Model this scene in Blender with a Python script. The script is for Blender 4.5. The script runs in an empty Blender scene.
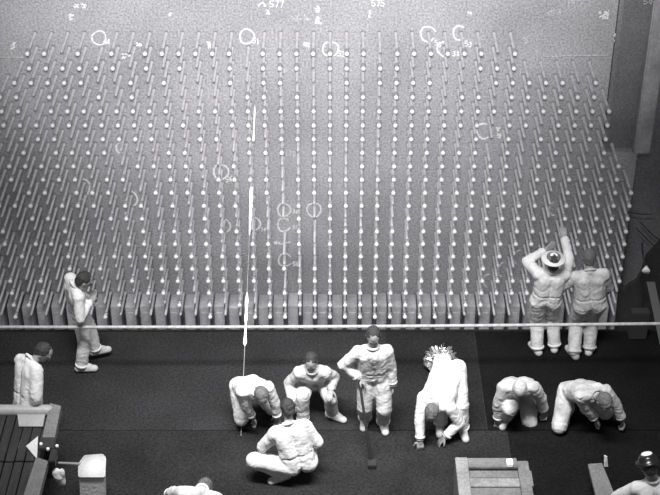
import bpy, bmesh, math, random
from mathutils import Vector, Matrix, noise
random.seed(7)
S = bpy.context.scene
COL = S.collection
V = Vector

# ------------------------------------------------------------------ camera
TH = math.radians(33.8); F = 1478.0; H = 12.1
cam_d = bpy.data.cameras.new('camera'); cam = bpy.data.objects.new('camera', cam_d); COL.objects.link(cam)
cam.location = (0, 0, H); cam.rotation_euler = (math.radians(90) - TH, 0, 0)
cam_d.sensor_width = 36; cam_d.lens = 36 * F / 660; cam_d.clip_end = 200
S.camera = cam
# ------------------------------------------------------------------ world, lights, exposure
w = bpy.data.worlds.new('world'); S.world = w; w.use_nodes = True
w.node_tree.nodes['Background'].inputs[0].default_value = (0.98, 0.97, 1.0, 1)
w.node_tree.nodes['Background'].inputs[1].default_value = 0.16
def area(name, loc, target, sx, sy, power, spread=180):
    d = bpy.data.lights.new(name, 'AREA'); d.shape = 'RECTANGLE'; d.size = sx; d.size_y = sy; d.energy = power
    d.spread = math.radians(spread)
    o = bpy.data.objects.new(name, d); COL.objects.link(o); o.location = loc
    o.rotation_euler = (V(target) - V(loc)).to_track_quat('-Z', 'Y').to_euler(); return o
fl = bpy.data.lights.new('wall_fill_spot', 'SPOT'); fl.energy = 24000; fl.spot_size = math.radians(38); fl.spot_blend = 1.0; fl.shadow_soft_size = 0.5  # unseen spot added by the camera; its cone shapes the wall's falloff
flo = bpy.data.objects.new('wall_fill_spot', fl); COL.objects.link(flo); flo.location = (0.0, 0.4, 12.6)
flo.rotation_euler = (V((-0.4, 17.5, 6.6)) - V(flo.location)).to_track_quat('-Z', 'Y').to_euler()
area('overhead_fill', (-0.3, 11.0, 9.0), (0.1, 14.0, 0.3), 6.0, 1.0, 300, 56)  # unseen area light added above the men, spread kept off the wall
S.view_settings.view_transform = 'Standard'; S.view_settings.look = 'None'
S.view_settings.exposure = 0.0; S.view_settings.gamma = 1.0
S.view_settings.use_curve_mapping = False

# ------------------------------------------------------------------ helpers
def ray(x, y):
    a = x - 330.0; b = 247.5 - y
    return V((a, b * math.sin(TH) + F * math.cos(TH), b * math.cos(TH) - F * math.sin(TH)))
def Z(x, y, z):
    r = ray(x, y); t = (z - H) / r.z
    return V((r.x * t, r.y * t, z))
def D(x, y, Y):
    r = ray(x, y); t = Y / r.y
    return V((r.x * t, Y, H + r.z * t))

def mat(name, color, rough=0.7, metal=0.0, var=0.0, scale=6.0, speck=0.0, speck_scale=40.0, bump=0.0, bscale=60.0, streak=None, tint=(1, 1, 1), spec=0.5):
    m = bpy.data.materials.new(name); m.use_nodes = True
    nt = m.node_tree; b = nt.nodes['Principled BSDF']
    b.inputs['Roughness'].default_value = rough; b.inputs['Metallic'].default_value = metal
    b.inputs['Specular IOR Level'].default_value = spec
    c = [color * t for t in tint]
    tc = nt.nodes.new('ShaderNodeTexCoord')
    src = tc.outputs['Object']
    if streak:
        mp = nt.nodes.new('ShaderNodeMapping'); mp.inputs['Scale'].default_value = streak
        nt.links.new(src, mp.inputs[0]); src2 = mp.outputs[0]
    else: src2 = src
    n = nt.nodes.new('ShaderNodeTexNoise'); n.inputs['Scale'].default_value = scale; n.inputs['Detail'].default_value = 6
    nt.links.new(src2, n.inputs['Vector'])
    r = nt.nodes.new('ShaderNodeMapRange')
    r.inputs['From Min'].default_value = 0.3; r.inputs['From Max'].default_value = 0.7
    r.inputs['To Min'].default_value = 1 - var; r.inputs['To Max'].default_value = 1 + var
    nt.links.new(n.outputs['Fac'], r.inputs['Value'])
    n2 = nt.nodes.new('ShaderNodeTexNoise'); n2.inputs['Scale'].default_value = speck_scale; n2.inputs['Detail'].default_value = 2
    nt.links.new(src, n2.inputs['Vector'])
    r2 = nt.nodes.new('ShaderNodeMapRange')
    r2.inputs['From Min'].default_value = 0.3; r2.inputs['From Max'].default_value = 0.7
    r2.inputs['To Min'].default_value = 1 - speck; r2.inputs['To Max'].default_value = 1 + speck
    nt.links.new(n2.outputs['Fac'], r2.inputs['Value'])
    mu = nt.nodes.new('ShaderNodeMath'); mu.operation = 'MULTIPLY'
    nt.links.new(r.outputs[0], mu.inputs[0]); nt.links.new(r2.outputs[0], mu.inputs[1])
    vm = nt.nodes.new('ShaderNodeVectorMath'); vm.operation = 'SCALE'; vm.inputs[0].default_value = c
    nt.links.new(mu.outputs[0], vm.inputs['Scale']); nt.links.new(vm.outputs[0], b.inputs['Base Color'])
    if bump:
        n3 = nt.nodes.new('ShaderNodeTexNoise'); n3.inputs['Scale'].default_value = bscale; n3.inputs['Detail'].default_value = 4
        nt.links.new(src, n3.inputs['Vector'])
        bp = nt.nodes.new('ShaderNodeBump'); bp.inputs['Strength'].default_value = bump; bp.inputs['Distance'].default_value = 0.02
        nt.links.new(n3.outputs['Fac'], bp.inputs['Height']); nt.links.new(bp.outputs[0], b.inputs['Normal'])
    return m
LAV = (1.0, 0.985, 1.03)
M = {
 'wall': mat('pale_concrete', 0.40, 0.9, 0, 0.15, 1.1, 0.34, 38, 0.25, 50, tint=LAV),
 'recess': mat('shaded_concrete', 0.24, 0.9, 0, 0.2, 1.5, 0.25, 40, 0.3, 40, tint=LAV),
 'tube': mat('tube_metal', 0.52, 0.5, 0.1, 0.2, 5, 0.12, 60, tint=LAV),
 'cap': mat('white_cap', 0.95, 0.5, 0, 0.03),
 'ring': mat('ring_metal', 0.42, 0.4, 0.3, 0.2, 5),
 'bore': mat('dark_bore', 0.08, 0.6),
 'pad': mat('pad_grey', 0.46, 0.8, 0, 0.22, 3, 0.15, 30, 0.2, tint=LAV),
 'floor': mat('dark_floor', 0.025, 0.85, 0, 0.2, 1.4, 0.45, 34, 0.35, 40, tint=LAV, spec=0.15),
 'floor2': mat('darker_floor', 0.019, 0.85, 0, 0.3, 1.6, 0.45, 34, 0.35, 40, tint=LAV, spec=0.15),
 'floor3': mat('falloff_dark_floor', 0.016, 0.85, 0, 0.3, 1.6, 0.45, 34, 0.35, 40, tint=LAV, spec=0.15),  # floor tone with the rightward loss of light put into the colour
 'floor4': mat('falloff_black_floor', 0.007, 0.85, 0, 0.3, 1.6, 0.45, 34, 0.3, 40, tint=LAV, spec=0.1),  # same painted falloff, darkest step
 'pale_board': mat('pale_board', 0.22, 0.7, 0, 0.25, 5, 0.2, 40, 0.3, 30),
 'chalk': mat('chalk', 0.85, 0.95, 0, 0.15, 30, 0.2, 90),
 'faint': mat('faint_chalk', 0.52, 0.95, 0, 0.2, 20, 0.3, 60, tint=LAV),
 'rope': mat('rope_fibre', 0.44, 0.9, 0, 0.2, 20, 0.2, 80, 0.5, 90),
 'white': mat('white_cotton', 0.66, 0.9, 0, 0.05, 5, 0.05, 30, 0.35, 30),
 'cream': mat('soiled_cotton', 0.50, 0.9, 0, 0.30, 6, 0.08, 30, 0.4, 30),
 'shoe': mat('canvas_shoe', 0.48, 0.9, 0, 0.15, 9),
 'skin': mat('skin', 0.27, 0.55, 0, 0.08, 12),
 'hair_dark': mat('dark_hair', 0.030, 0.6, 0, 0.4, 30, 0.3, 90, 0.6, 120),
 'hair_grey': mat('grey_hair', 0.12, 0.7, 0, 0.3, 30, 0.3, 90, 0.6, 120),
 'cap_grey': mat('light_cap', 0.42, 0.9, 0, 0.12, 12),
 'eye': mat('eye', 0.03, 0.3),
 'black': mat('black_rubber', 0.018, 0.5, 0, 0.2, 8),
 'blackhat': mat('black_lacquer', 0.015, 0.25, 0, 0.1, 8),
 'hatring': mat('grey_felt', 0.14, 0.8, 0, 0.1, 8),
 'wood_d': mat('dark_planks', 0.022, 0.7, 0, 0.4, 6, 0.2, 40, 0.3, 30, streak=(5, 0.6, 1)),
 'wood_g': mat('grey_board', 0.15, 0.8, 0, 0.2, 5, 0.2, 40, 0.3, 30),
 'paint': mat('pale_paint', 0.33, 0.5, 0, 0.12, 4, 0.1, 40),
 'steel': mat('dark_steel', 0.05, 0.4, 0.4, 0.2, 6),
 'foil': mat('shiny_foil', 0.75, 0.22, 0.85, 0.2, 10),
 'tarp': mat('black_tarpaulin', 0.022, 0.75, 0, 0.3, 3, 0.3, 40, 0.4, 20),
}

def obj(name, bm, m, parent=None, smooth=False, origin=None):
    me = bpy.data.meshes.new(name); bm.normal_update()
    if origin is not None: bmesh.ops.translate(bm, verts=bm.verts, vec=-V(origin))
    bm.to_mesh(me); bm.free()
    for mm in (m if isinstance(m, (list, tuple)) else [m]): me.materials.append(mm)
    if smooth:
        for p in me.polygons: p.use_smooth = True
    o = bpy.data.objects.new(name, me); COL.objects.link(o)
    if origin is not None: o.location = origin
    if parent: o.parent = parent
    return o
def tag(o, label, cat, group=None, kind=None):
    if label: o['label'] = label
    if cat: o['category'] = cat
    if group: o['group'] = group
    if kind: o['kind'] = kind
    return o
def empty(name, loc, label, cat, group=None):
    o = bpy.data.objects.new(name, None); COL.objects.link(o); o.location = loc; o.empty_display_size = 0.1
    return tag(o, label, cat, group)
def part(name, bm, m, root, smooth=False):      # bm in world coordinates, root unrotated
    o = obj(name, bm, m, None, smooth)
    base = V(root.location)
    if root.parent: base = base + V(root.parent.location)
    o.data.transform(Matrix.Translation(-base)); o.parent = root
    return o
def struct(name, bm, m): return tag(obj(name, bm, m), None, None, kind='structure')
def B(): return bmesh.new()
def box(bm, lo, hi, bev=0.0):
    r = bmesh.ops.create_cube(bm, size=1)
    lo = V(lo); hi = V(hi); c = (lo + hi) / 2; s = hi - lo
    for v in r['verts']: v.co = V((v.co.x * s.x, v.co.y * s.y, v.co.z * s.z)) + c
    if bev:
        es = list({e for v in r['verts'] for e in v.link_edges})
        bmesh.ops.bevel(bm, geom=es, offset=bev, segments=2, affect='EDGES')
def prism(bm, pts, thick):                       # polygon pts (top face) extruded by vector thick
    a = [bm.verts.new(p) for p in pts]; b = [bm.verts.new(V(p) + V(thick)) for p in pts]
    bm.faces.new(a); bm.faces.new(b[::-1]); n = len(a)
    for i in range(n): bm.faces.new((a[i], b[i], b[(i + 1) % n], a[(i + 1) % n]))
    bmesh.ops.recalc_face_normals(bm, faces=bm.faces)
def frame(d):
    d = d.normalized(); u = V((0, 0, 1)) if abs(d.z) < 0.9 else V((1, 0, 0))
    a = d.cross(u).normalized(); return d, a, d.cross(a)
def lathe(bm, o, d, prof, seg=12, close=True, mi=0):   # prof: (dist along d, radius)
    d, a, b = frame(V(d)); o = V(o); rings = []
    for (t, r) in prof:
        rings.append([bm.verts.new(o + d * t + (a * math.cos(k * 2 * math.pi / seg) + b * math.sin(k * 2 * math.pi / seg)) * max(r, 1e-4)) for k in range(seg)])
    fs = []
    for i in range(len(rings) - 1):
        for k in range(seg):
            fs.append(bm.faces.new((rings[i][k], rings[i][(k + 1) % seg], rings[i + 1][(k + 1) % seg], rings[i + 1][k])))
    if close: fs.append(bm.faces.new(rings[0][::-1])); fs.append(bm.faces.new(rings[-1]))
    for f in fs: f.material_index = mi; f.smooth = True
def cap(bm, a, b, ra, rb=None, seg=12):          # tapered capsule
    a = V(a); b = V(b); rb = ra if rb is None else rb
    L = (b - a).length
    if L < 1e-5: b = a + V((0, 0, 1e-3)); L = 1e-3
    pr = [(-ra * math.cos(t), ra * math.sin(t)) for t in [i * math.pi / 10 for i in range(0, 6)]]
    pr += [(L + rb * math.sin(t), rb * math.cos(t)) for t in [i * math.pi / 10 for i in range(0, 6)]]
    lathe(bm, a, b - a, pr, seg)
def ell(bm, c, ax, ay, az, seg=16):              # ellipsoid from three half-axis vectors
    r = bmesh.ops.create_uvsphere(bm, u_segments=seg, v_segments=seg // 2 + 2, radius=1)
    for v in r['verts']: v.co = V(c) + ax * v.co.x + ay * v.co.y + az * v.co.z
def tube_path(bm, pts, r, seg=8):
    for p, q in zip(pts[:-1], pts[1:]): cap(bm, p, q, r, r, seg)
def remesh(bm, voxel, smooth=3, wr=0.0, ws=9.0):
    me = bpy.data.meshes.new('tmp'); bm.to_mesh(me); bm.free()
    o = bpy.data.objects.new('tmp', me); COL.objects.link(o)
    m = o.modifiers.new('r', 'REMESH'); m.mode = 'VOXEL'; m.voxel_size = voxel; m.adaptivity = 0
    s = o.modifiers.new('s', 'SMOOTH'); s.factor = 0.5; s.iterations = smooth
    dg = bpy.context.evaluated_depsgraph_get()
    new = bpy.data.meshes.new_from_object(o.evaluated_get(dg))
    bpy.data.objects.remove(o); bpy.data.meshes.remove(me)
    if wr:
        for v in new.vertices:
            p = v.co * ws; n = noise.noise(p + V((noise.noise(p * .6) * 1.5, 0, 0)))
            n2 = noise.noise(V((p.x * 2.3, p.y * 2.3, p.z * 1.1)) + V((9, 3, 1)))
            v.co = v.co + v.normal * (wr * n - wr * 0.9 * abs(n2))
    for p in new.polygons: p.use_smooth = True
    return new
def meshobj(name, me, m, parent, origin):
    me.transform(Matrix.Translation(-V(origin))); me.materials.clear(); me.materials.append(m)
    o = bpy.data.objects.new(name, me); COL.objects.link(o)
    if parent: o.parent = parent
    else: o.location = origin
    return o

# ------------------------------------------------------------------ structure
WY = 17.5; TY = 16.87; SX = 0.2127; SZ = 0.2067; Z1 = 3.74
XS = 3.70
bm = B(); box(bm, (-9, WY, -3), (XS, WY + 0.8, 9)); box(bm, (XS, WY, -3), (4.2, WY + 0.8, 1.95))
bmesh.ops.remove_doubles(bm, verts=bm.verts, dist=1e-5)
wall = struct('wall_back', bm, M['wall'])
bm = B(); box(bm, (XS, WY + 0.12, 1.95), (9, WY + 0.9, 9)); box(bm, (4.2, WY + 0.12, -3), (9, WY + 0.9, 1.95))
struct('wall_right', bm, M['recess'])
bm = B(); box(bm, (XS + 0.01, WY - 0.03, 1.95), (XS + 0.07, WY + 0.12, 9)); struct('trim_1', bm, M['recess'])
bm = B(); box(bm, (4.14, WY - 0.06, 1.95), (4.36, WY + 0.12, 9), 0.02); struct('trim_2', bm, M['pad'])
FE = 16.02
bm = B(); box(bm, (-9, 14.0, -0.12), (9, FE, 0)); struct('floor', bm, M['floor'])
for i, (x0, x1, m_) in enumerate(((0.75, 1.95, 'floor3'), (1.96, 9, 'floor4'))):  # plates darken rightwards in place of light falling off
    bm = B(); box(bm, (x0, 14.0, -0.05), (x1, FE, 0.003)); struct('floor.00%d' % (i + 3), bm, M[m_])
bm = B(); box(bm, (2.2, 4, -0.05), (9, 13.985, 0.006)); struct('floor.005', bm, M['floor4'])  # front right plate, painted dark for the same falloff
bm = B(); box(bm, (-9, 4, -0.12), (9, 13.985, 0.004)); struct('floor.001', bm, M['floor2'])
bm = B(); box(bm, (-9, FE, -0.12), (9, FE + 0.04, 0.012)); struct('trim_3', bm, M['floor2'])
bm = B(); box(bm, (-9, 15.5, -3.1), (9, 18, -3)); struct('floor.002', bm, M['black'])

# chalk marks on the wall (parts of the wall, they cannot move on their own)
def stroke(name, pts, r=0.012, m='chalk'):
    bm = B()
    for p, q in zip(pts[:-1], pts[1:]): cap(bm, p, q, r * random.uniform(.75, 1.2), r * random.uniform(.75, 1.2), 6)
    for v in bm.verts: v.co.y = WY - 0.003 + (v.co.y - WY) * 0.25
    o = obj(name, bm, M[m], wall, True); return o
def arc(x, y, r, a0, a1, n=16):
    out = []
    for i in range(n + 1):
        t = math.radians(a0 + (a1 - a0) * i / n)
        rr = r * (1 + 0.05 * math.sin(3 * t + x))
        out.append(D(x + rr * math.cos(t), y - rr * math.sin(t), WY))
    return out
circ = [(99, 38, 7, 0, 360), (247, 36.5, 7.3, -20, 335), (329, 49, 6.5, 100, 260), (332, 49, 6.5, -70, 80), (428, 34, 7.5, 20, 320), (460, 33, 7, 60, 300),
        (445, 49, 7.5, 80, 300), (484, 131, 7.5, 70, 300), (221, 172, 7.5, 0, 350), (284, 210, 6.5, -30, 320), (284, 225, 6.5, 50, 330), (285, 260, 6.5, 30, 330),
        (314, 210, 7, -10, 340), (81, 188, 9, -40, 75), (128, 199, 9, -50, 60), (222, 226, 8, -60, 60), (253, 224, 7, -60, 120), (556, 209, 7, 110, 250),
        (616, 209, 7, 110, 250), (521, 258, 8, 100, 230), (506, 270, 8, 110, 230), (490, 281, 7, 100, 240), (121, 148, 5, 0, 300), (262, 6, 3, 0, 180)]
for c in circ: stroke('chalk_circle', arc(*c), 0.018 if c[0] > 470 else 0.015)
DIG = {'5': [(1, 1), (0.1, 1), (0, .55), (.7, .55), (1, .3), (.6, 0), (0, .05)], '7': [(0, 1), (1, 1), (.4, 0)], '1': [(.5, 1), (.5, 0)],
       '2': [(0, .85), (.5, 1), (.95, .75), (0, 0), (1, 0)], '8': [(.5, .5), (.1, .75), (.5, 1), (.9, .75), (.1, .25), (.5, 0), (.9, .25), (.5, .5)],
       '6': [(.9, 1), (.1, .5), (.1, .15), (.5, 0), (.9, .25), (.5, .5), (.1, .35)], '3': [(0, .9), (.6, 1), (.8, .75), (.4, .55), (.9, .3), (.5, 0), (0, .1)],
       '9': [(.9, .6), (.4, .45), (.1, .75), (.5, 1), (.9, .8), (.8, 0)], '0': [(.5, 0), (.1, .5), (.5, 1), (.9, .5), (.5, 0)]}
def number(txt, x, y, wd, h, m='chalk', drop=0.0):
    for i, ch in enumerate(txt):
        pts = [D(x + (i + .7 * p[0]) * wd, y - p[1] * h + i * drop, WY) for p in DIG[ch]]
        stroke('chalk_digit', pts, 0.0085, m)
number('577', 270, 7, 5, 6); number('575', 372, 6, 4.6, 6); number('51', 253, 43, 3.6, 5, drop=1); number('52', 338, 56, 4, 5, drop=.5)
number('56', 226, 182, 3.6, 5, drop=-1); number('53', 435, 45, 3.6, 5, drop=2); number('53', 465, 46, 4, 5, drop=1); number('38', 453, 56, 3.8, 4.5)
number('112', 285, 156, 4, 5, 'faint'); number('36', 293, 213, 3, 3.5, drop=.5); number('38', 293, 229, 3, 3.5); number('58', 293, 266, 3, 4); number('16', 261, 231, 3, 3.5)
number('1812', 567, 4, 4.5, 4, 'faint'); number('50', 644, 4, 5, 5, 'faint')
def blob(x, y, rx, ry, n=5, m='chalk'):
    bm = B()
    for i in range(n * 2):
        c = D(x + random.uniform(-rx, rx), y + random.uniform(-ry, ry), WY)
        q = V((random.uniform(-1, 1), 0, random.uniform(-1, 1))) * 0.008
        cap(bm, c - q, c + q, random.uniform(.008, .018), random.uniform(.006, .014), 6)
    for v in bm.verts: v.co.y = WY - 0.003 + (v.co.y - WY) * 0.2
    obj('chalk_smudge', bm, M[m], wall, True)
for b in [(76, 6, 2, 2, 4), (84, 6, 2, 2, 4), (72, 17, 2.5, 3, 6), (13, 46, 2, 3, 5), (318, 9, 2, 3, 7), (318, 20, 2.5, 4, 9), (107, 42, 3, 2, 6), (126, 56, 4, 2, 6), (139, 44, 2, 2, 4),
          (307, 45, 3, 2, 7), (371, 14, 2, 3, 5), (604, 15, 5, 4, 10), (616, 40, .8, 7, 8), (470, 13, 2, 2, 4), (209, 45, 1, 3, 5), (500, 136, 2, 2, 5),
          (498, 129, 2, 2, 4), (554, 12, 8, 3, 9, 'faint'), (300, 18, 9, 3, 9, 'faint'), (268, 13, .6, 3, 4), (170, 14, .7, 2, 3), (127, 213, 2, 2, 4), (84, 200, 2, 1, 3),
          (572, 81, 3, 1.5, 4, 'faint'), (526, 40, 2, 3, 4, 'faint'), (535, 52, 3, 3, 5, 'faint'), (282, 243, 8, 1, 8), (286, 71, 8, 1.5, 6, 'faint'), (245, 262, 3, 12, 8, 'faint')]:
    blob(*b)
stroke('chalk_line', [D(x, 57.5, WY) for x in range(-10, 29, 6)], 0.014, 'faint')
stroke('chalk_line', [D(x, 56.5 - (x > 560), WY) for x in range(548, 612, 6)], 0.016, 'faint')

# ------------------------------------------------------------------ pads between the lowest tubes
pr = empty('toothed_ledge', (0, 17.4, -1.6), 'long pale toothed ledge low on the tube wall, just above the rope', 'ledge')
bm = B(); box(bm, (-6, 17.3, -1.6), (4.15, 17.498, -1.2)); part('ledge_beam', bm, M['pad'], pr)
for k in range(-6, 38):
    cx = (k - 17.5) * SX
    bm = B(); box(bm, (cx - 0.071, 17.17, -1.25), (cx + 0.071, 17.497, -0.42 + random.uniform(-.015, .015)), 0.006)
    if random.random() < .6: box(bm, (cx - 0.045, 17.155, -0.75), (cx + 0.045, 17.18, -0.52), 0.004)
    part('pad', bm, M['pad'], pr)

# ------------------------------------------------------------------ people
def ik(a, b, l1, l2, pole):
    a = V(a); b = V(b); d = b - a; L = d.length; mx = (l1 + l2) * 0.995
    if L > mx: b = a + d * (mx / L); L = mx; d = b - a
    u = d / L; x = (l1 * l1 - l2 * l2 + L * L) / (2 * L); h = math.sqrt(max(l1 * l1 - x * x, 0.0))
    p = V(pole); p = p - u * p.dot(u)
    p = p.normalized() if p.length > 1e-4 else frame(u)[1]
    return a + u * x + p * h, b
def hand(bm, wr, d, n, side, sc=1.0, curl=0.5):  # d = finger direction, n = palm normal, side = thumb side
    d = V(d).normalized(); n = V(n); n = (n - d * n.dot(d)).normalized(); t = d.cross(n).normalized() * side
    cap(bm, wr - d * .03, wr + d * .03, .026 * sc, .028 * sc, 8)
    lens = [(.030, .022, .018), (.036, .026, .020), (.033, .024, .018), (.025, .018, .015)]
    for i in range(4):
        off = (1.5 - i) * .021 * sc; sp = (1.5 - i) * .08
        k0 = wr + t * off * .6 + d * .02; k1 = wr + t * off + d * .085 * sc
        cap(bm, k0, k1, .014 * sc, .0125 * sc, 8)
        p = k1; dd = (d + t * sp).normalized(); ang = curl
        for j, l in enumerate(lens[i]):
            ang_d = (dd * math.cos(ang) + n * math.sin(ang)).normalized(); q = p + ang_d * l * 1.15 * sc
            cap(bm, p, q, (.0105 - .001 * j) * sc, (.0095 - .001 * j) * sc, 8); p = q; ang += curl * 0.8
    p = wr + t * .022 * sc + d * .022; q = p + (t * .8 + d * .55 + n * .3).normalized() * .042 * sc
    cap(bm, p, q, .015 * sc, .012 * sc, 8); q2 = q + (t * .35 + d * .85 + n * .35).normalized() * .034 * sc
    cap(bm, q, q2, .0115 * sc, .009 * sc, 8)
VX, VC = 0.0105, 0.0135
HS = 1.08
def person(label, pel, neck, head, face, hands, feet, toes, knee, elbow, lat=(1, 0, 0), hair='hair_dark', hat=None, suit='white', hup=(0, 0, 1), sc=1.0, palm=(0, 0, -1), curl=.5, hdir=None, group='men in white overalls on the platform'):
    pel = V(pel); neck = V(neck); u = (neck - pel).normalized(); neck = pel + u * .52 * sc
    lat = V(lat); lat = (lat - u * lat.dot(u)).normalized(); fr = u.cross(lat); face = V(face).normalized()
    if fr.dot(face) < 0: fr = -fr
    hd = (V(head) - neck); hd = neck + hd.normalized() * .165 * sc
    sh = [neck - u * .075 + lat * s * .168 * sc for s in (-1, 1)]; hp = [pel + lat * s * .095 * sc - u * .03 for s in (-1, 1)]
    bm = B(); cl = B(); org = V(pel); org.z = 0
    # torso
    for s in (-1, 1):
        cap(bm, pel + lat * s * .06, neck - u * .14 + lat * s * .08, .095, .09)
        cap(cl, pel + lat * s * .07, neck - u * .14 + lat * s * .09, .126 * sc, .117 * sc)
        cap(cl, neck - u * .045 + lat * s * .03, sh[(s + 1) // 2], .070, .084)
        cap(bm, neck - u * .06, sh[(s + 1) // 2], .055, .055)
    cap(cl, neck - u * .10 + fr * .02, pel + u * .02, .115, .125)
    cap(cl, neck - u * .09, neck - u * .005, .10, .058)
    cap(bm, neck - u * .1, hd - (hd - neck).normalized() * .04, .055, .052)
    knees, ankles = [], []; LB = [[], []]
    for i in (0, 1):
        an = V(feet[i]); an.z = max(an.z, 0.09)
        kn, an = ik(hp[i], an, .435 * sc, .415 * sc, knee[i]); knees.append(kn); ankles.append(an)
        cap(bm, hp[i], kn, .08, .055); cap(bm, kn, an, .052, .037)
        cap(cl, hp[i], kn, .122 * sc, .096 * sc); cap(cl, kn, an + (kn - an) * .04, .096 * sc, .084 * sc)
        el, wr = ik(sh[i], hands[i], .29 * sc, .26 * sc, elbow[i])
        LB[i] = [(hp[i], kn, .12), (kn, an, .095), (sh[i], el, .08), (el, wr, .07)]
        cap(bm, sh[i], el, .05, .038); cap(bm, el, wr, .037, .026)
        cap(cl, sh[i], el, .080 * sc, .070 * sc); cap(cl, el, wr + (el - wr) * .08, .070 * sc, .056 * sc)
        d = (wr - el).normalized() if not hdir or not hdir[i] else V(hdir[i])
        hand(bm, wr, d, palm, 1 if i else -1, 1.12 * sc, curl)
    # head
    hu = V(hup); hu = (hu - face * hu.dot(face)).normalized(); hl = face.cross(hu)
    face = face * HS; hu = hu * HS; hl = hl * HS
    ell(bm, hd + hu * .02, face * .093, hl * .075, hu * .098)
    ell(bm, hd - hu * .05 + face * .028, face * .062, hl * .056, hu * .062)
    ell(bm, hd - hu * .088 + face * .062, face * .024, hl * .026, hu * .02)
    cap(bm, hd + face * .086 + hu * .012, hd + face * .108 - hu * .028, .009, .014, 8)
    cap(bm, hd + face * .083 + hu * .034 - hl * .04, hd + face * .083 + hu * .034 + hl * .04, .012, .012, 8)
    for s in (-1, 1):
        cap(bm, hd + face * .08 - hu * .056 - hl * .02, hd + face * .08 - hu * .056 + hl * .02, .009, .009, 8)
        ell(bm, hd + hl * s * .076 - face * .008, face * .018, hl * .010, hu * .032, 10)
    root = meshobj('person', remesh(bm, VX, 2), M['skin'], None, org)
    tag(root, label, 'person', group)
    cm_ = remesh(cl, VC, 5, 0.007, 8.0)
    limbs = [(a_, b_, rr) for i in (0, 1) for (a_, b_, rr) in LB[i]]
    w0 = pel + u * .13 * sc; sd = random.random() * 50
    for v in cm_.vertices:
        p = v.co; q = p - w0; hgt = q.dot(u); rad = (q - u * hgt).length; best = None
        for (a_, b_, rr) in limbs:
            ab = b_ - a_; L2 = ab.length; t = (p - a_).dot(ab) / L2; dist = (p - a_ - ab * (t / L2)).length
            if -.04 < t < L2 + .04 and dist < rr + .05 and (best is None or dist < best[1]): best = (t, dist, L2)
        dsp = 0.0
        if best and rad > .10:
            t, _, L2 = best; e = min(t, L2 - t); k_ = .004 + .008 * math.exp(-max(e, 0) / .08)
            dsp = k_ * noise.noise(V((t * 15 + 3.2 * noise.noise(p * 7) + sd, noise.noise(p * 4) * 1.6, 0)))
        elif rad < .26:
            dsp = .008 * noise.noise(V((hgt * 8 + 3.0 * noise.noise(p * 6) + sd, q.dot(lat) * 7, 0)))
            if abs(hgt) < .018: dsp -= .014 * (1 - abs(hgt) / .018)
            if -.25 < hgt < .4 and abs(q.dot(lat)) < .014: dsp -= .010
        v.co = p + v.normal * dsp
    meshobj('coverall', cm_, M[suit], root, org)
    # cuffs, collar, shoes
    for i in (0, 1):
        for (a_, b_, rr, bk) in ((LB[i][3][0], LB[i][3][1], .058, .035), (LB[i][1][0], LB[i][1][1], .086, .01)):
            dd_ = (b_ - a_).normalized(); c = B(); lathe(c, b_ - dd_ * (bk + .02), dd_, [(0, rr * .9 * sc), (.003, (rr + .004) * sc), (.028, (rr + .004) * sc), (.031, rr * .8 * sc)], 18)
            part('cuff', c, M[suit], root, True)
    c = B(); hdn = (hd - neck).normalized(); a = hdn.cross(lat).normalized(); 
    ring = [neck + hdn * .012 + (lat * math.cos(t) + a * math.sin(t)) * .066 for t in [i * math.pi / 8 for i in range(17)]]
    tube_path(c, ring, .019); meshobj('collar', remesh(c, .006, 1), M[suit], root, org)
    for i in (0, 1):
        c = B(); an = ankles[i]; t = V(toes[i]); t.normalize()
        l = t.cross(V((0, 0, 1))).normalized() if abs(t.z) < .9 else V((1, 0, 0))
        dn = l.cross(t); dn = dn if dn.z < 0 else -dn
        heel = an + dn * .048 - t * .045; toe = an + dn * .055 + t * .165
        cap(c, heel, an + dn * .045 + t * .06, .052, .054); cap(c, an + dn * .045 + t * .05, toe, .056, .047); cap(c, an + V((0, 0, .03)), an + dn * .03, .066, .058)
        cap(c, an + t * .01, an + dn * .03 + t * .10, .060, .048)
        for z in (0,): pass
        me = remesh(c, .009, 2)
        if t.z > -.3:
            for v in me.vertices: v.co.z = max(v.co.z, 0.006)
        meshobj('shoe', me, M['shoe'], root, org)
    for s in (-1, 1):
      c = B(); ell(c, hd + face * .086 + hl * s * .031 + hu * .012, face * .010, hl * .014, hu * .008, 8)
      part('eye', c, M['eye'], root, True)
    if hair:
        c = B(); ell(c, hd + hu * .030 - face * .018, face * .094, hl * .083, hu * .097, 20); ell(c, hd - hu * .02 - face * .05, face * .055, hl * .068, hu * .06)
        meshobj('hair', remesh(c, .008, 2, .006, 30), M[hair], root, org)
    if hat:
        c = B(); hc = hd + hu * .055
        if hat == 'white':
            lathe(c, hc, hu, [(0, .075), (-.006, .148), (.0, .155), (.012, .148), (.024, .09), (.034, .085), (.034, .07)], 32); part('hat', c, M['white'], root, True)
            c = B(); lathe(c, hc, hu, [(.022, .090), (.040, .086), (.056, .068), (.062, .05)], 28); part('hat_crown', c, M['hatring'], root, True)
            c = B(); lathe(c, hc, hu, [(.058, .050), (.068, .042), (.072, .02), (.073, .002)], 24); part('hat_highlight', c, M['cap'], root, True)  # bright highlight on the crown, put in as a white disc
            c = B(); lathe(c, hc, hu, [(.070, .012), (.078, .010)], 5)
        else:
            lathe(c, hc, hu, [(0, .075), (-.012, .135), (0, .14), (.012, .13), (.025, .105), (.055, .10), (.080, .075), (.088, .05)], 32); part('hat', c, M['blackhat'], root, True)
            c = B(); lathe(c, hc, hu, [(.080, .066), (.096, .052), (.104, .02), (.105, .002)], 24); part('hat_top', c, M['cap'], root, True)
        if hat == 'white': part('hat_button', c, M['hatring'], root, True)
    return root
down = (0, 0, -1)
K = ((0, 1, 0), (0, 1, 0)); KC = ((-.2, -1, .2), (.2, -1, .2))
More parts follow.
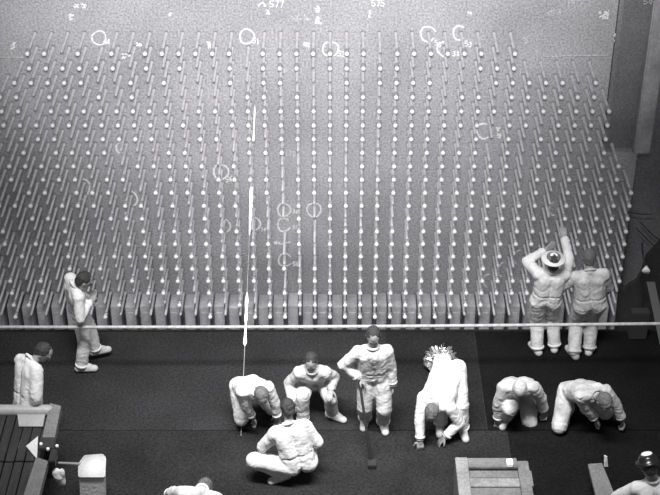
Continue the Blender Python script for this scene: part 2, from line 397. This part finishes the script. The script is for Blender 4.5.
# 1 left standing man, side on
person('man in white overalls standing alone at far left behind the rope', D(78, 308, 15.25), D(75, 292, 15.15), D(84, 281, 15.08), (.85, .25, -.6),
       [D(88, 300, 15.42), D(90, 302, 15.1)], [Z(98, 357, 0.03), Z(82, 370, 0.03)], [(1, .35, 0), (1, .05, 0)], [(1, .3, 0), (1, 0, 0)], [(.1, .5, -1), (-.1, -.5, -1)], lat=(.45, -1, 0), palm=(0, 0, 1), sc=.95)
# 2 man behind slatted table
person('man in white shirt at left edge, bowed behind the slatted table', Z(28, 404, .92), Z(29, 364, 1.40), Z(40, 354, 1.50), (.8, -.15, -.75),
       [D(44, 410, 13.7), D(30, 408, 13.35)], [Z(31, 446, .0), Z(26, 452, .0)], [(1, .1, 0), (1, 0, 0)], [(1, .3, 0), (1, 0, 0)], [(.5, .5, -1), (0, -.6, -1)], lat=(.6, -.8, 0), sc=1.08)
# 3 bent man, left of the group
person('man in white bending down at the left of the group of three', Z(246, 385, .60), Z(260, 392, .93), Z(266, 400, .93), (.2, -.55, -1),
       [Z(256, 426, .12), Z(278, 420, .22)], [Z(246, 411, 0), Z(266, 404, 0)], [(-.2, -1, 0), (.4, -1, 0)], [(-.1, -1, .5), (.2, -1, .5)], [(-1, -.2, 0), (1, 0, 0)], lat=(1, .2, 0), hair='hair_grey', hup=(.2, -.9, .5), sc=.97)
# 4 squatting man, back to camera
person('man in white squatting with his back to us, nearest of the group of three', Z(299, 462, .34), Z(290, 430, .78), Z(288, 416, .94), (-.25, .8, -.6),
       [Z(281, 434, .56), Z(299, 434, .56)], [Z(284, 478, 0.02), Z(300, 466, 0.02)], [(-.6, -.3, 0), (.3, 1, 0)], [(-1, .15, .05), (-.1, 1, .2)], [(-1, -.4, -.7), (1, -.4, -.7)], lat=(1, .15, 0), sc=1.04)
# 5 crouched facing camera
person('dark-haired man crouching face on, right of the group of three', Z(314, 377, .48), Z(312, 371, .86), Z(311, 361, 1.0), (0, -.85, -.7),
       [Z(292, 402, .36), Z(331, 390, .58)], [Z(303, 424, 0), Z(332, 418, 0)], [(-.2, -1, 0), (.9, -.5, 0)], [(-.1, -1, 1), (.1, -1, 1)], [(-.5, .2, -1), (.5, .3, -1)], suit='cream', hup=(0, -.3, 1), sc=.94)
# 6 standing facing camera with pole
person('man in white overalls standing at centre, leaning on a dark pole', Z(374, 375, .90), Z(373, 350, 1.36), Z(373, 343, 1.47), (0, -.85, -.7),
       [Z(359, 378, .93), Z(393, 387, .76)], [Z(365, 422, 0), Z(383, 426, 0)], [(-.15, -1, 0), (.15, -1, 0)], [(-.1, -1, 0), (.1, -1, 0)], [(-1, .2, -.2), (.3, .8, -.3)], suit='cream', hup=(0, -.4, 1), sc=1.0)
# 7 doubled over
person('man in white doubled over with his hands on the floor, right of the pole', Z(449, 368, .90), Z(437, 401, .62), Z(430, 415, .66), (-.1, -.55, -1),
       [Z(420, 442, .12), Z(445, 437, .12)], [Z(440, 430, 0), Z(462, 433, 0)], [(-.1, -1, 0), (.2, -1, 0)], [(-.1, -1, 0), (.1, -1, 0)], [(-1, .2, .2), (1, .2, .2)], hair='hair_grey', hup=(-.1, -1, .5), lat=(1, .1, 0))
# 8 crouch with pale cap
person('crouching man in a pale cap, arms spread to the dark floor', Z(518, 387, .42), Z(519, 387, .80), Z(520, 391, .92), (0, -.6, -1),
       [Z(498, 419, .13), Z(545, 413, .13)], [Z(505, 421, 0), Z(524, 400, 0)], [(-.3, -1, 0), (.1, 1, 0)], [(.05, -.6, 1), (.12, -1, -.8)], [(-1, -.1, .2), (1, .1, .2)], hair='cap_grey', hup=(0, -1, .5), suit='cream', sc=1.06)
# 9 crouch far right
person('grey-haired man crawling on his hands at the far right of the front row', Z(575, 390, .50), Z(597, 394, .80), Z(608, 405, .80), (.3, -.6, -.9),
       [Z(599, 425, .12), Z(625, 425, .12)], [Z(567, 413, 0), Z(584, 404, 0)], [(-.3, -1, 0), (.3, -1, 0)], [(-.4, -1, .5), (.4, -1, .4)], [(-1, -.3, .1), (1, .3, .3)], hair='hair_grey', hup=(.3, -.8, .5), lat=(1, .25, 0), suit='cream', sc=1.03)
# 10 standing, hat, arms up
person('man in a white brimmed hat reaching up to the tubes with both arms', D(546, 299, 15.5), D(552, 272, 15.42), D(553, 262, 15.36), (0, 1, .12),
       [D(544, 251, 15.72), D(565, 239, 15.86)], [Z(537, 352, .02), Z(554, 349, .02)], [(-.4, 1, 0), (.1, 1, 0)], K, [(-1, .1, -.6), (.7, .1, -1)], hat='white', hair='hair_dark', hup=(0, -1.5, 1), palm=(0, 1, 0), curl=.35)
# 11 standing bare-headed
person('bare-headed man in pale overalls, back to us, beside the man in the brimmed hat', D(590, 303, 15.45), D(590, 273, 15.40), D(589, 260, 15.5), (0, 1, -.1),
       [D(573, 276, 15.72), D(604, 292, 15.68)], [Z(574, 356, .02), Z(589, 352, .02)], [(-.35, .9, 0), (.3, .9, 0)], K, [(-1, -.3, -.9), (1, -.5, -.8)], hair='hair_grey', suit='cream', palm=(0, 1, 0), sc=1.04)
# 12 bottom edge
person('man stooping at the bottom edge, top of grey-haired head towards us', Z(192, 532, .45), Z(198, 506, .78), Z(204, 490, .88), (.15, .7, -.8),
       [Z(168, 494, .55), Z(226, 508, .35)], [Z(180, 560, 0), Z(215, 560, 0)], [(0, 1, 0), (.2, 1, 0)], K, [(-1, 0, .3), (1, 0, .2)], hair='hair_grey', hup=(.1, .3, 1), palm=(0, 0, -1), sc=1.05)
# 13 bottom right
person('man in a dark hat with a bright top, cropped by the bottom right corner', Z(656, 524, .9), Z(653, 484, 1.38), Z(651, 474, 1.5), (-.1, .9, -.45),
       [Z(632, 500, .95), Z(675, 500, .95)], [Z(640, 565, 0), Z(668, 565, 0)], [(-.1, 1, 0), (.1, 1, 0)], K, [(-1, 0, -.2), (1, 0, -.2)], hat='black', hup=(0, -.8, 1), hair='hair_dark', sc=1.04)

# ------------------------------------------------------------------ tubes of the wall
rows = {
 1: '0 1 3 5 7 8 9 10 11 12 14 15 16 17 18 19 20 22 23 24 25 26 27 29', 2: '0 1 2 3 4 5 7 9 12 14 15 16 18 19 20 21 22 27 28 29',
 3: '-1 0 1 2 3 6 8 12 14 15 19 21 22 23 24 28 29 30 31 32 34', 4: '-2 -1 1 2 4 6 13 14 16 18 19 20 22 23 24 26 27 29 30 31 32 33 34',
 5: '-2 -1 1 2 3 4 5 6 7 8 10 11 12 13 14 15 16 17 18 19 20 21 22 23 24 25 26 27 28 29 30 31 32 33 34 35',
 6: '-2 -1 0 1 2 3 4 5 6 7 8 9 10 12 13 14 15 16 17 18 19 20 21 22 23 24 25 26 27 29 30 32 33 34 35',
 7: '-1 0 1 3 4 5 6 7 10 11 13 15 16 17 18 19 20 22 23 24 25 27 29 31 32 33 34 35', 8: '-1 1 2 3 4 8 9 13 14 15 17 18 20 21 22 23 24 25 26 27 29 31 32 35',
 9: '-2 -1 0 1 2 3 6 7 8 9 10 12 17 20 22 23 24 25 26 27 28 29 31 32 33 34 35 36', 10: '-2 0 1 2 4 5 8 9 11 12 13 14 16 17 18 19 20 21 22 23 24 25 26 27 28 29 31 32 33 34 35 36',
 11: '-1 0 2 3 4 7 8 9 10 11 12 14 16 17 18 19 20 21 22 23 24 25 26 27 28 29 30 31 33 34 35 36 37',
 12: '-3 -2 -1 1 2 3 5 6 8 10 11 12 13 16 18 19 20 21 23 24 26 27 28 29 30 31 33 34 35 36 37', 13: '-1 0 1 4 5 6 10 16 18 21 23 24 25 26 27 28 29 30 31 33 34 35 36 37',
 14: '-3 1 6 8 9 10 11 12 16 18 19 20 21 22 24 25 26 27 28 29 30 31 32 34 35 36 37', 15: '-3 -1 0 1 2 5 6 7 8 9 10 12 13 14 16 18 19 20 21 22 23 24 25 26 27 28 29 30 31 34 35 36 37',
 16: '-2 1 2 4 5 6 7 8 9 10 11 12 13 14 18 19 20 21 22 23 24 25 26 27 28 29 31 36 37', 17: '1 3 6 7 8 9 10 11 12 13 14 15 17 19 20 21 22 23 24 25 26 27 28 31 33 37',
 18: '-3 -1 5 7 8 10 11 12 13 14 16 17 18 19 20 21 22 23 24 25 26 27 28 29 30 31 37', 19: '-3 -1 6 7 8 10 14 15 16 17 18 19 20 21 22 23 24 25 26 27 28 29 30 31',
 20: '-3 -2 4 8 10 12 14 15 16 17 18 19 20 21 22 23 24 25 26 27 28', 21: '-3 3 10 13 14 15 17 18 19 20 21 22 23 24 25 26'}
NOTUBE = {(1, 4), (1, 13), (8, 28), (14, 15), (15, 15), (18, 15), (14, 17), (1, 30), (1, 31)}
def krange(r):
    lo = {1: 0, 2: 0, 3: -1, 4: -2, 5: -2, 6: -2}.get(r, -3 if r < 16 else -4)
    hi = 29 if r <= 2 else 34 if r <= 4 else 35 if r <= 8 else 36 if r <= 10 else 37
    return lo, hi
def tube_bm(capped):
    bm = B(); L = WY - TY
    if capped:
        lathe(bm, (0, 0, 0), (0, -1, 0), [(0, .030), (.05, .030), (.055, .019), (L - .11, .019)], 12)
    else:
        lathe(bm, (0, 0, 0), (0, -1, 0), [(0, .030), (.05, .030), (.055, .019), (L - .08, .019), (L - .08, .015), (L - .06, .013)], 12)
    return bm
def ring_bm():
    bm = B(); L = WY - TY
    lathe(bm, (0, 0, 0), (0, -1, 0), [(L - .115, .019), (L - .11, .031), (L - .075, .031), (L - .07, .021), (L - .04, .021)], 12); return bm
def cap_bm():
    bm = B(); L = WY - TY
    lathe(bm, (0, 0, 0), (0, -1, 0), [(L - .04, .020), (L - .035, .029), (L - .012, .030), (L + .004, .023), (L + .012, .008)], 14); return bm
def mesh_of(bm, ms, name):
    me = bpy.data.meshes.new(name); bm.normal_update(); bm.to_mesh(me); bm.free()
    for m in ms: me.materials.append(m)
    for p in me.polygons: p.use_smooth = False if False else True
    return me
tm = mesh_of(tube_bm(True), [M['tube']], 'tube'); om = mesh_of(tube_bm(False), [M['tube']], 'open_tube')
rm = mesh_of(ring_bm(), [M['ring']], 'ring'); cm = mesh_of(cap_bm(), [M['cap']], 'cap')
ORD = ['zeroth', 'first', 'second', 'third', 'fourth', 'fifth', 'sixth', 'seventh', 'eighth', 'ninth', 'tenth', 'eleventh', 'twelfth', 'thirteenth', 'fourteenth', 'fifteenth', 'sixteenth', 'seventeenth', 'eighteenth', 'nineteenth', 'twentieth', 'lowest']
NUM = ['', 'one column', 'two columns', 'three columns', 'four columns', 'five columns', 'six columns', 'seven columns']
LM = [(0, 'the left chalk line'), (4, 'the left circle'), (13, 'chalk circle 51'), (18, 'chalk circle 52'), (24, 'chalk circle 53'), (28, 'the row-eight C'), (35, 'the right seam')]
def where(r, k):
    lk, nm = min(LM, key=lambda t: (abs(t[0] - k), t[0])); d = k - lk
    col = 'in line with ' + nm if d == 0 else NUM[abs(d)] + (' right' if d > 0 else ' left') + ' of ' + nm
    return ORD[r] + ' row down, ' + col
capped, opened = [], []
for r in range(1, 22):
    have = set(int(t) for t in rows[r].split()); lo, hi = krange(r)
    for k in range(lo, hi + 1):
        if (r, k) in NOTUBE: continue
        (capped if k in have else opened).append((r, k))
def pos(r, k): return V(((k - 18) * SX, WY - 0.0005, Z1 - (r - 1) * SZ))
def vis(r, k): return pos(r, k)
cfirst = capped[:300]; ofirst = opened[:290]
for (r, k) in cfirst:
    o = bpy.data.objects.new('capped_nozzle', tm); COL.objects.link(o); o.location = pos(r, k)
    tag(o, 'white-capped tube, ' + where(r, k), 'nozzle', 'white-capped tubes in the wall')
    for nm, me in (('collar', rm), ('end_cap', cm)):
        c = bpy.data.objects.new(nm, me); COL.objects.link(c); c.parent = o
        if nm == 'end_cap': c['label'] = 'round white end cap'
for (r, k) in ofirst:
    o = bpy.data.objects.new('open_pipe', om); COL.objects.link(o); o.location = pos(r, k)
    tag(o, 'uncapped grey tube, ' + where(r, k), 'pipe', 'uncapped tubes in the wall')
def mass(name, cells, meshes, mats, label, cat):
    bm = B()
    for (r, k) in cells:
        for mi, me in enumerate(meshes):
            n0 = len(bm.verts); f0 = len(bm.faces); bm.from_mesh(me); bm.verts.ensure_lookup_table(); bm.faces.ensure_lookup_table()
            bmesh.ops.translate(bm, verts=bm.verts[n0:], vec=pos(r, k))
            for f in bm.faces[f0:]: f.material_index = mi; f.smooth = True
    if cells: tag(obj(name, bm, mats), label, cat, kind='stuff')
mass('lower_capped_nozzles', capped[300:], [tm, rm, cm], [M['tube'], M['ring'], M['cap']], 'mass of white-capped tubes covering the lower half of the wall', 'nozzles')
mass('lower_open_pipes', opened[290:], [om], [M['tube']], 'uncapped grey tubes scattered through the lowest rows of the wall', 'pipes')

# ------------------------------------------------------------------ rope and posts
rz = 0.93
ra = V((-5.4, 14.93, rz - .03)); rb = V((5.4, 14.93, rz + .04))
bm = B(); pts = [ra.lerp(rb, i / 40) - V((0, 0, .03 * math.sin(math.pi * i / 40))) for i in range(41)]
tube_path(bm, pts, .021); ro = obj('rope', bm, M['rope'], None, True)
tag(ro, 'long pale rope stretched across the platform at hip height', 'rope')
for x, nm in ((-5.4, 'left'), (5.4, 'right')):
    p = empty('rope_post', (x, 14.93, 0), 'steel post holding the %s end of the pale rope, beyond the picture' % nm, 'post')
    bm = B(); lathe(bm, (x, 14.93, 0.004), (0, 0, 1), [(0, .16), (.02, .15), (.03, .03)], 20); part('base_plate', bm, M['steel'], p)
    bm = B(); lathe(bm, (x, 14.93, .02), (0, 0, 1), [(0, .025), (1.0, .025), (1.02, .035), (1.05, .02)], 12); part('post_tube', bm, M['steel'], p)

# ------------------------------------------------------------------ cord with white strips
A = D(257, 56, WY); E = Z(241, 436, 0.0)
bm = B(); cap(bm, A, E, .0035, .0035, 6); cord = obj('marker_cord', bm, M['rope'], None, True)
tag(cord, 'thin cord slanting from wall to floor, left of centre, with three white strips', 'cord')
def on_cord(y):
    lo, hi = 0.0, 1.0
    for _ in range(40):
        m_ = (lo + hi) / 2; p = A.lerp(E, m_); zc = p.y * math.cos(TH) + (H - p.z) * math.sin(TH)
        yy = 247.5 - F * (-p.y * -math.sin(TH) + (p.z - H) * math.cos(TH)) / zc
        if yy < y: lo = m_
        else: hi = m_
    return A.lerp(E, lo)
for prof in ([(103, .2), (112, .9), (118, .8), (128, .6), (135, .9), (139, 1.2), (141, .3)], [(187, 1.4), (195, 1.8), (203, 1.1), (214, 1.3), (225, .8), (234, .5)],
             [(292, .4), (300, 1.5), (310, .9), (318, 1.5), (323, .6), (336, 1.2), (342, 1.7), (345, .3)]):
    bm = B(); L_, R_ = [], []
    for (y, wd) in prof:
        p = on_cord(y); L_.append(p - V((wd * .0135, 0, 0))); R_.append(p + V((wd * .0135, 0, 0)))
    prism(bm, L_ + R_[::-1], (0, -.008, -.006))
    obj('white_strip', bm, M['cap'], cord)['label'] = 'ragged white strip'

# ------------------------------------------------------------------ pole held by man 6
bm = B(); top = Z(358, 371, 1.02); bot = Z(371, 462, 0.04); cap(bm, top, bot, .016, .018, 10)
pole = obj('pole', bm, M['black'], None, True); tag(pole, 'long dark pole held by the man standing at the centre', 'pole')
bm = B(); c = Z(372, 464, 0.04); box(bm, c + V((-.05, -.06, -.03)), c + V((.05, .06, .03)), .008); obj('pole_foot', bm, M['steel'], pole)

# ------------------------------------------------------------------ shiny bundle
c0 = Z(440, 369, 0.0); fb = empty('foil_bundle', c0, 'spiky bundle of shiny crumpled metal strips on the floor behind the doubled-over man', 'scrap bundle')
bm = B(); ell(bm, c0 + V((0, 0, .14)), V((.22, 0, 0)), V((0, .17, 0)), V((0, 0, .125)), 22)
for v in bm.verts: v.co += (v.co - c0 - V((0, 0, .14))).normalized() * .07 * noise.noise(v.co * 22)
part('bundle_core', bm, M['foil'], fb)
for i in range(60):
    t = i * 2.4; e = .2 + .8 * random.random(); d = V((math.cos(t) * e, math.sin(t) * e, .15 + .9 * random.random())).normalized()
    a = c0 + V((0, 0, .12)) + d * .09; b_ = a + d * random.uniform(.08, .15); s_ = d.cross(V((random.random(), random.random(), .3))).normalized() * random.uniform(.012, .03)
    bm = B(); prism(bm, [a - s_ * .4, b_ - s_, b_ + d * .02, b_ + s_ * .6, a + s_ * .4], d.cross(s_).normalized() * .004)
    part('metal_strip', bm, M['foil'] if i % 4 else M['cap'], fb)

# ------------------------------------------------------------------ slatted table, bottom left
zt = .94
tb = empty('slatted_table', Z(10, 450, 0), 'long low table of dark planks with pale boards in the bottom left corner', 'table')
yb = Z(0, 413, zt).y; yf = yb - 1.9; xr = Z(46, 413, zt).x; xl = xr - 1.9
n = 17; wd = (xr - xl) / n
for i in range(n):
    for (a, b_) in ((yb, yb - .82), (yb - .84, yf)):
        bm = B(); box(bm, (xl + i * wd + .008, b_, zt - .04), (xl + (i + 1) * wd - .008, a, zt - .004 * (i % 3)), .004); part('plank', bm, M['wood_d'], tb)
bm = B(); a = V((xl, yb + .02, zt + .02)); cap(bm, a, V((xr + .02, yb + .02, zt + .02)), .07, .07, 20); part('back_roller', bm, M['paint'], tb, True)
p = [Z(17, 411, zt + .01), Z(46, 411, zt + .01), Z(43, 427, zt + .01), Z(19, 427, zt + .01)]
bm = B(); prism(bm, p, (0, 0, .012)); part('pale_sheet', bm, M['paint'], tb)
for q in ([(50, 403), (61, 406), (54, 441), (42, 439)], [(36, 457), (48, 461), (38, 500), (22, 500)]):
    bm = B(); prism(bm, [Z(x, y, zt + .06) for x, y in q], (0, 0, -.09)); part('side_board', bm, M['wood_g'], tb)
bm = B(); box(bm, (xr - .02, yf, zt - .14), (xr + .05, yb, zt - .035), .005); box(bm, (xl, yb - .05, zt - .14), (xr, yb, zt - .04)); box(bm, (xl, yf, zt - .14), (xr, yf + .05, zt - .04)); part('table_frame', bm, M['wood_d'], tb)
for x in (xl + .05, xr - .02):
    for y in (yf + .05, yb - .05):
        bm = B(); box(bm, (x - .04, y - .04, .005), (x + .04, y + .04, zt - .04), .005); part('leg', bm, M['wood_d'], tb)
# clamp at table edge
cc = Z(49, 450, zt + .03); cl = empty('clamp', cc, 'dark metal clamp gripping the edge of the slatted table', 'clamp')
bm = B(); box(bm, Z(39, 452, zt + .07) + V((0, 0, 0)), Z(57, 440, zt + .07) + V((0, 0, .05)), .01); part('clamp_body', bm, M['steel'], cl)
bm = B(); box(bm, Z(49, 468, zt + .02), Z(58, 452, zt + .07) + V((0, 0, .05)), .01); part('clamp_jaw', bm, M['black'], cl)
for (x, y) in ((41, 444), (48, 449), (57, 446)):
    bm = B(); c = Z(x, y, zt + .13); lathe(bm, c, (0, 0, 1), [(-.02, .018), (.01, .018), (.018, .008)], 10); part('bolt_head', bm, M['cap'], cl, True)
bm = B(); prism(bm, [Z(26, 446, zt + .02), Z(38, 436, zt + .10), Z(37, 459, zt + .02)], (0, 0, -.01))
tag(obj('folded_paper', bm, M['white']), 'white triangle of folded paper lying on the dark planks', 'paper')
# rag
c = Z(59, 477, .80); bm = B()
ell(bm, c, V((.06, 0, .02)), V((0, .05, 0)), V((-.04, 0, .13))); ell(bm, c + V((.035, 0, .05)), V((.04, 0, 0)), V((0, .04, 0)), V((0, 0, .07)))
rg = meshobj('rag', remesh(bm, .008, 2, .008, 14), M['white'], None, c); tag(rg, 'crumpled white rag hanging at the corner of the slatted table', 'rag')
# canvas covered stool with bar
st = empty('covered_stool', Z(92, 490, 0), 'square stool draped in white canvas, right of the slatted table', 'stool')
zs = .62; q = [Z(84, 454.5, zs), Z(103, 453, zs), Z(106, 457, zs), Z(105, 476, zs), Z(78, 476, zs), Z(78, 463, zs)]
bm = B(); prism(bm, q, (0, 0, -.04)); bmesh.ops.bevel(bm, geom=bm.edges[:], offset=.012, segments=3, affect='EDGES'); part('canvas_top', bm, M['white'], st, True)
cen = sum(q, V()) / 6; q2 = [V((cen.x + (p.x - cen.x) * .93, cen.y + (p.y - cen.y) * .93, zs - .03)) for p in q]
bm = B(); prism(bm, q2, (-.03, 0, -zs + .12)); part('canvas_skirt', bm, M['white'], st)
for i in (1, 3, 4, 0):
    bm = B(); p = q2[i] + (cen - q2[i]) * .15; lathe(bm, (p.x - .03, p.y, .004), (0, 0, 1), [(0, .02), (.16, .02)], 10); part('leg', bm, M['steel'], st)
bm = B(); cap(bm, Z(81, 464, zs - .02), Z(59, 463, .83), .016, .014); tag(obj('bar', bm, M['paint'], None, True), 'short pale bar joining the draped stool to the clamp', 'bar')

# ------------------------------------------------------------------ crate, bottom centre
zc = .5; a = Z(455, 459, zc); b_ = Z(528, 462, zc); yb = a.y; yf = yb - .85
cr = empty('crate', (a.x + .4, yb - .4, 0), 'grey wooden crate with boarded top at the bottom edge, right of centre', 'crate')
x0, x1 = a.x, b_.x; L_ = x1 - x0
bm = B(); box(bm, (x0, yf, zc - .03), (x0 + .14, yb, zc + .03), .006); part('left_board', bm, M['pale_board'], cr)
bm = B(); box(bm, (x1 - .13, yf, zc - .03), (x1, yb - .05, zc + .01), .006); box(bm, (x1, yf + .4, zc - .03), (x1 + .02, yb - .2, zc)); part('right_board', bm, M['wood_g'], cr)
for i, (u0, u1, m_, dz) in enumerate([(0, .16, 'wood_g', .02), (.17, .30, 'wood_g', -.02), (.31, .45, 'pale_board', -.01), (.46, .60, 'wood_g', -.02), (.61, .84, 'wood_g', -.02)]):
    bm = B(); box(bm, (x0 + .142, yb - u1, zc - .04 + dz), (x1 - .132, yb - u0, zc + dz), .006); part('top_slat', bm, M[m_], cr)
bm = B()
for (lo, hi) in (((x0, yb - .03, .006), (x1, yb, zc - .03)), ((x0, yf, .006), (x1, yf + .03, zc - .03)), ((x0, yf + .03, .006), (x0 + .03, yb - .03, zc - .03)), ((x1 - .03, yf + .03, .006), (x1, yb - .03, zc - .03))): box(bm, lo, hi)
part('crate_side', bm, M['wood_g'], cr)
c = Z(509.5, 464.5, zc + .02); bm = B(); box(bm, c + V((-.035, -.05, 0)), c + V((.035, .05, .05)), .006); tag(obj('small_box', bm, M['cap']), 'small white box on the back edge of the grey crate', 'box')
# plank, bottom right
q = [Z(588, 464, .32), Z(602, 463, .32), Z(616, 498, .32), Z(597, 500, .32)]
pl = empty('plank_bench', Z(600, 480, 0), 'narrow grey plank on trestle blocks near the bottom right corner', 'bench')
bm = B(); prism(bm, q, (0, 0, -.04)); part('plank', bm, M['wood_g'], pl)
for t in (.12, .85):
    c = (q[0].lerp(q[3], t) + q[1].lerp(q[2], t)) / 2; bm = B(); box(bm, (c.x - .05, c.y - .04, .006), (c.x + .05, c.y + .04, .28), .005); part('trestle_block', bm, M['wood_d'], pl)
bm = B(); prism(bm, [Z(604, 455, .5), Z(607, 456, .5), Z(608, 466, .34), Z(604, 466, .34)], (0, -.012, 0)); tag(obj('paper_tag', bm, M['white']), 'thin white tag standing at the far end of the grey plank', 'tag')
c = Z(619, 494, .15); bm = B(); box(bm, c + V((-.05, -.05, -.14)), c + V((.05, .05, 0)), .006); tag(obj('small_box', bm, M['paint']), 'small pale box on the floor right of the grey plank', 'box')

# ------------------------------------------------------------------ right hand corner: tarpaulin, box, lamp, board, cables
bm = B(); nx, nz = 40, 20; g = []
xa = D(620, 300, 16.75).x; xb = 6.6
for j in range(nz + 1):
    row = []
    for i in range(nx + 1):
        s = i / nx; t = j / nz; x = xa + (xb - xa) * s
        top = 1.15 - 1.0 * max(0, 1 - s * 4) - .1 * math.sin(s * 25); bot = -1.6
        z = bot + (top - bot) * t
        row.append(bm.verts.new((x + .05 * (1 - t) * math.sin(s * 9), 16.85 - .35 * (1 - t) + .09 * math.sin(s * 42 + t * 2) * (1 - .3 * t) + .04 * math.sin(s * 90 + 3 * t), z)))
    g.append(row)
for j in range(nz):
    for i in range(nx): bm.faces.new((g[j][i], g[j][i + 1], g[j + 1][i + 1], g[j + 1][i]))
bmesh.ops.recalc_face_normals(bm, faces=bm.faces)
tp = obj('tarpaulin', bm, M['tarp'], None, True); md = tp.modifiers.new('s', 'SOLIDIFY'); md.thickness = .012
tag(tp, 'black tarpaulin hanging in folds at the right end of the tube wall', 'tarpaulin')
c = D(636, 316, 16.1); bm = B(); box(bm, (c.x - .12, 15.84, .006), (c.x + .12, 15.98, .44), .01)
o = obj('metal_box', bm, mat('dim_grey', .03, .8), None); tag(o, 'dim grey metal box against the black tarpaulin, right of the standing pair', 'box')
bm = B(); c = D(646, 271, 16.2)
lathe(bm, c, (-.2, -1, -.3), [(-.08, .02), (-.03, .04), (0, .055), (.01, .05), (.012, .002)], 16); lamp = obj('hand_lamp', bm, M['cap'], None, True)
tag(lamp, 'small white lamp head hanging in front of the black tarpaulin', 'lamp')
bm = B(); tube_path(bm, [c + V((0, .06, .02)), D(643, 255, 16.35), D(642, 243, 16.6)], .012); obj('lamp_cable', bm, M['black'], lamp, True)
bm = B(); b0 = Z(664, 345, .01); t0 = D(651, 283, 16.15); dr = V((.055, 0, 0)); prism(bm, [t0 - dr, t0 + dr, b0 + dr, b0 - dr], (0, .03, 0))
tag(obj('leaning_board', bm, mat('dull_board', .11, .8)), 'narrow pale board leaning at the right edge below the white lamp', 'board')
for i, (a, b_) in enumerate((((640, 222), (664, 244)), ((636, 228), (664, 254)), ((628, 212), (652, 214)))):
    bm = B(); p = D(a[0], a[1], WY - .02); q = D(b_[0], b_[1], WY - .02 ); tube_path(bm, [p, p.lerp(q, .5) - V((0, 0, .02)), q], .007)
    tag(obj('cable', bm, M['steel'], None, True), ['upper slanting dark cable on the wall above the tarpaulin', 'lower slanting dark cable on the wall above the tarpaulin', 'short level dark cable high on the wall above the tarpaulin'][i], 'cable')
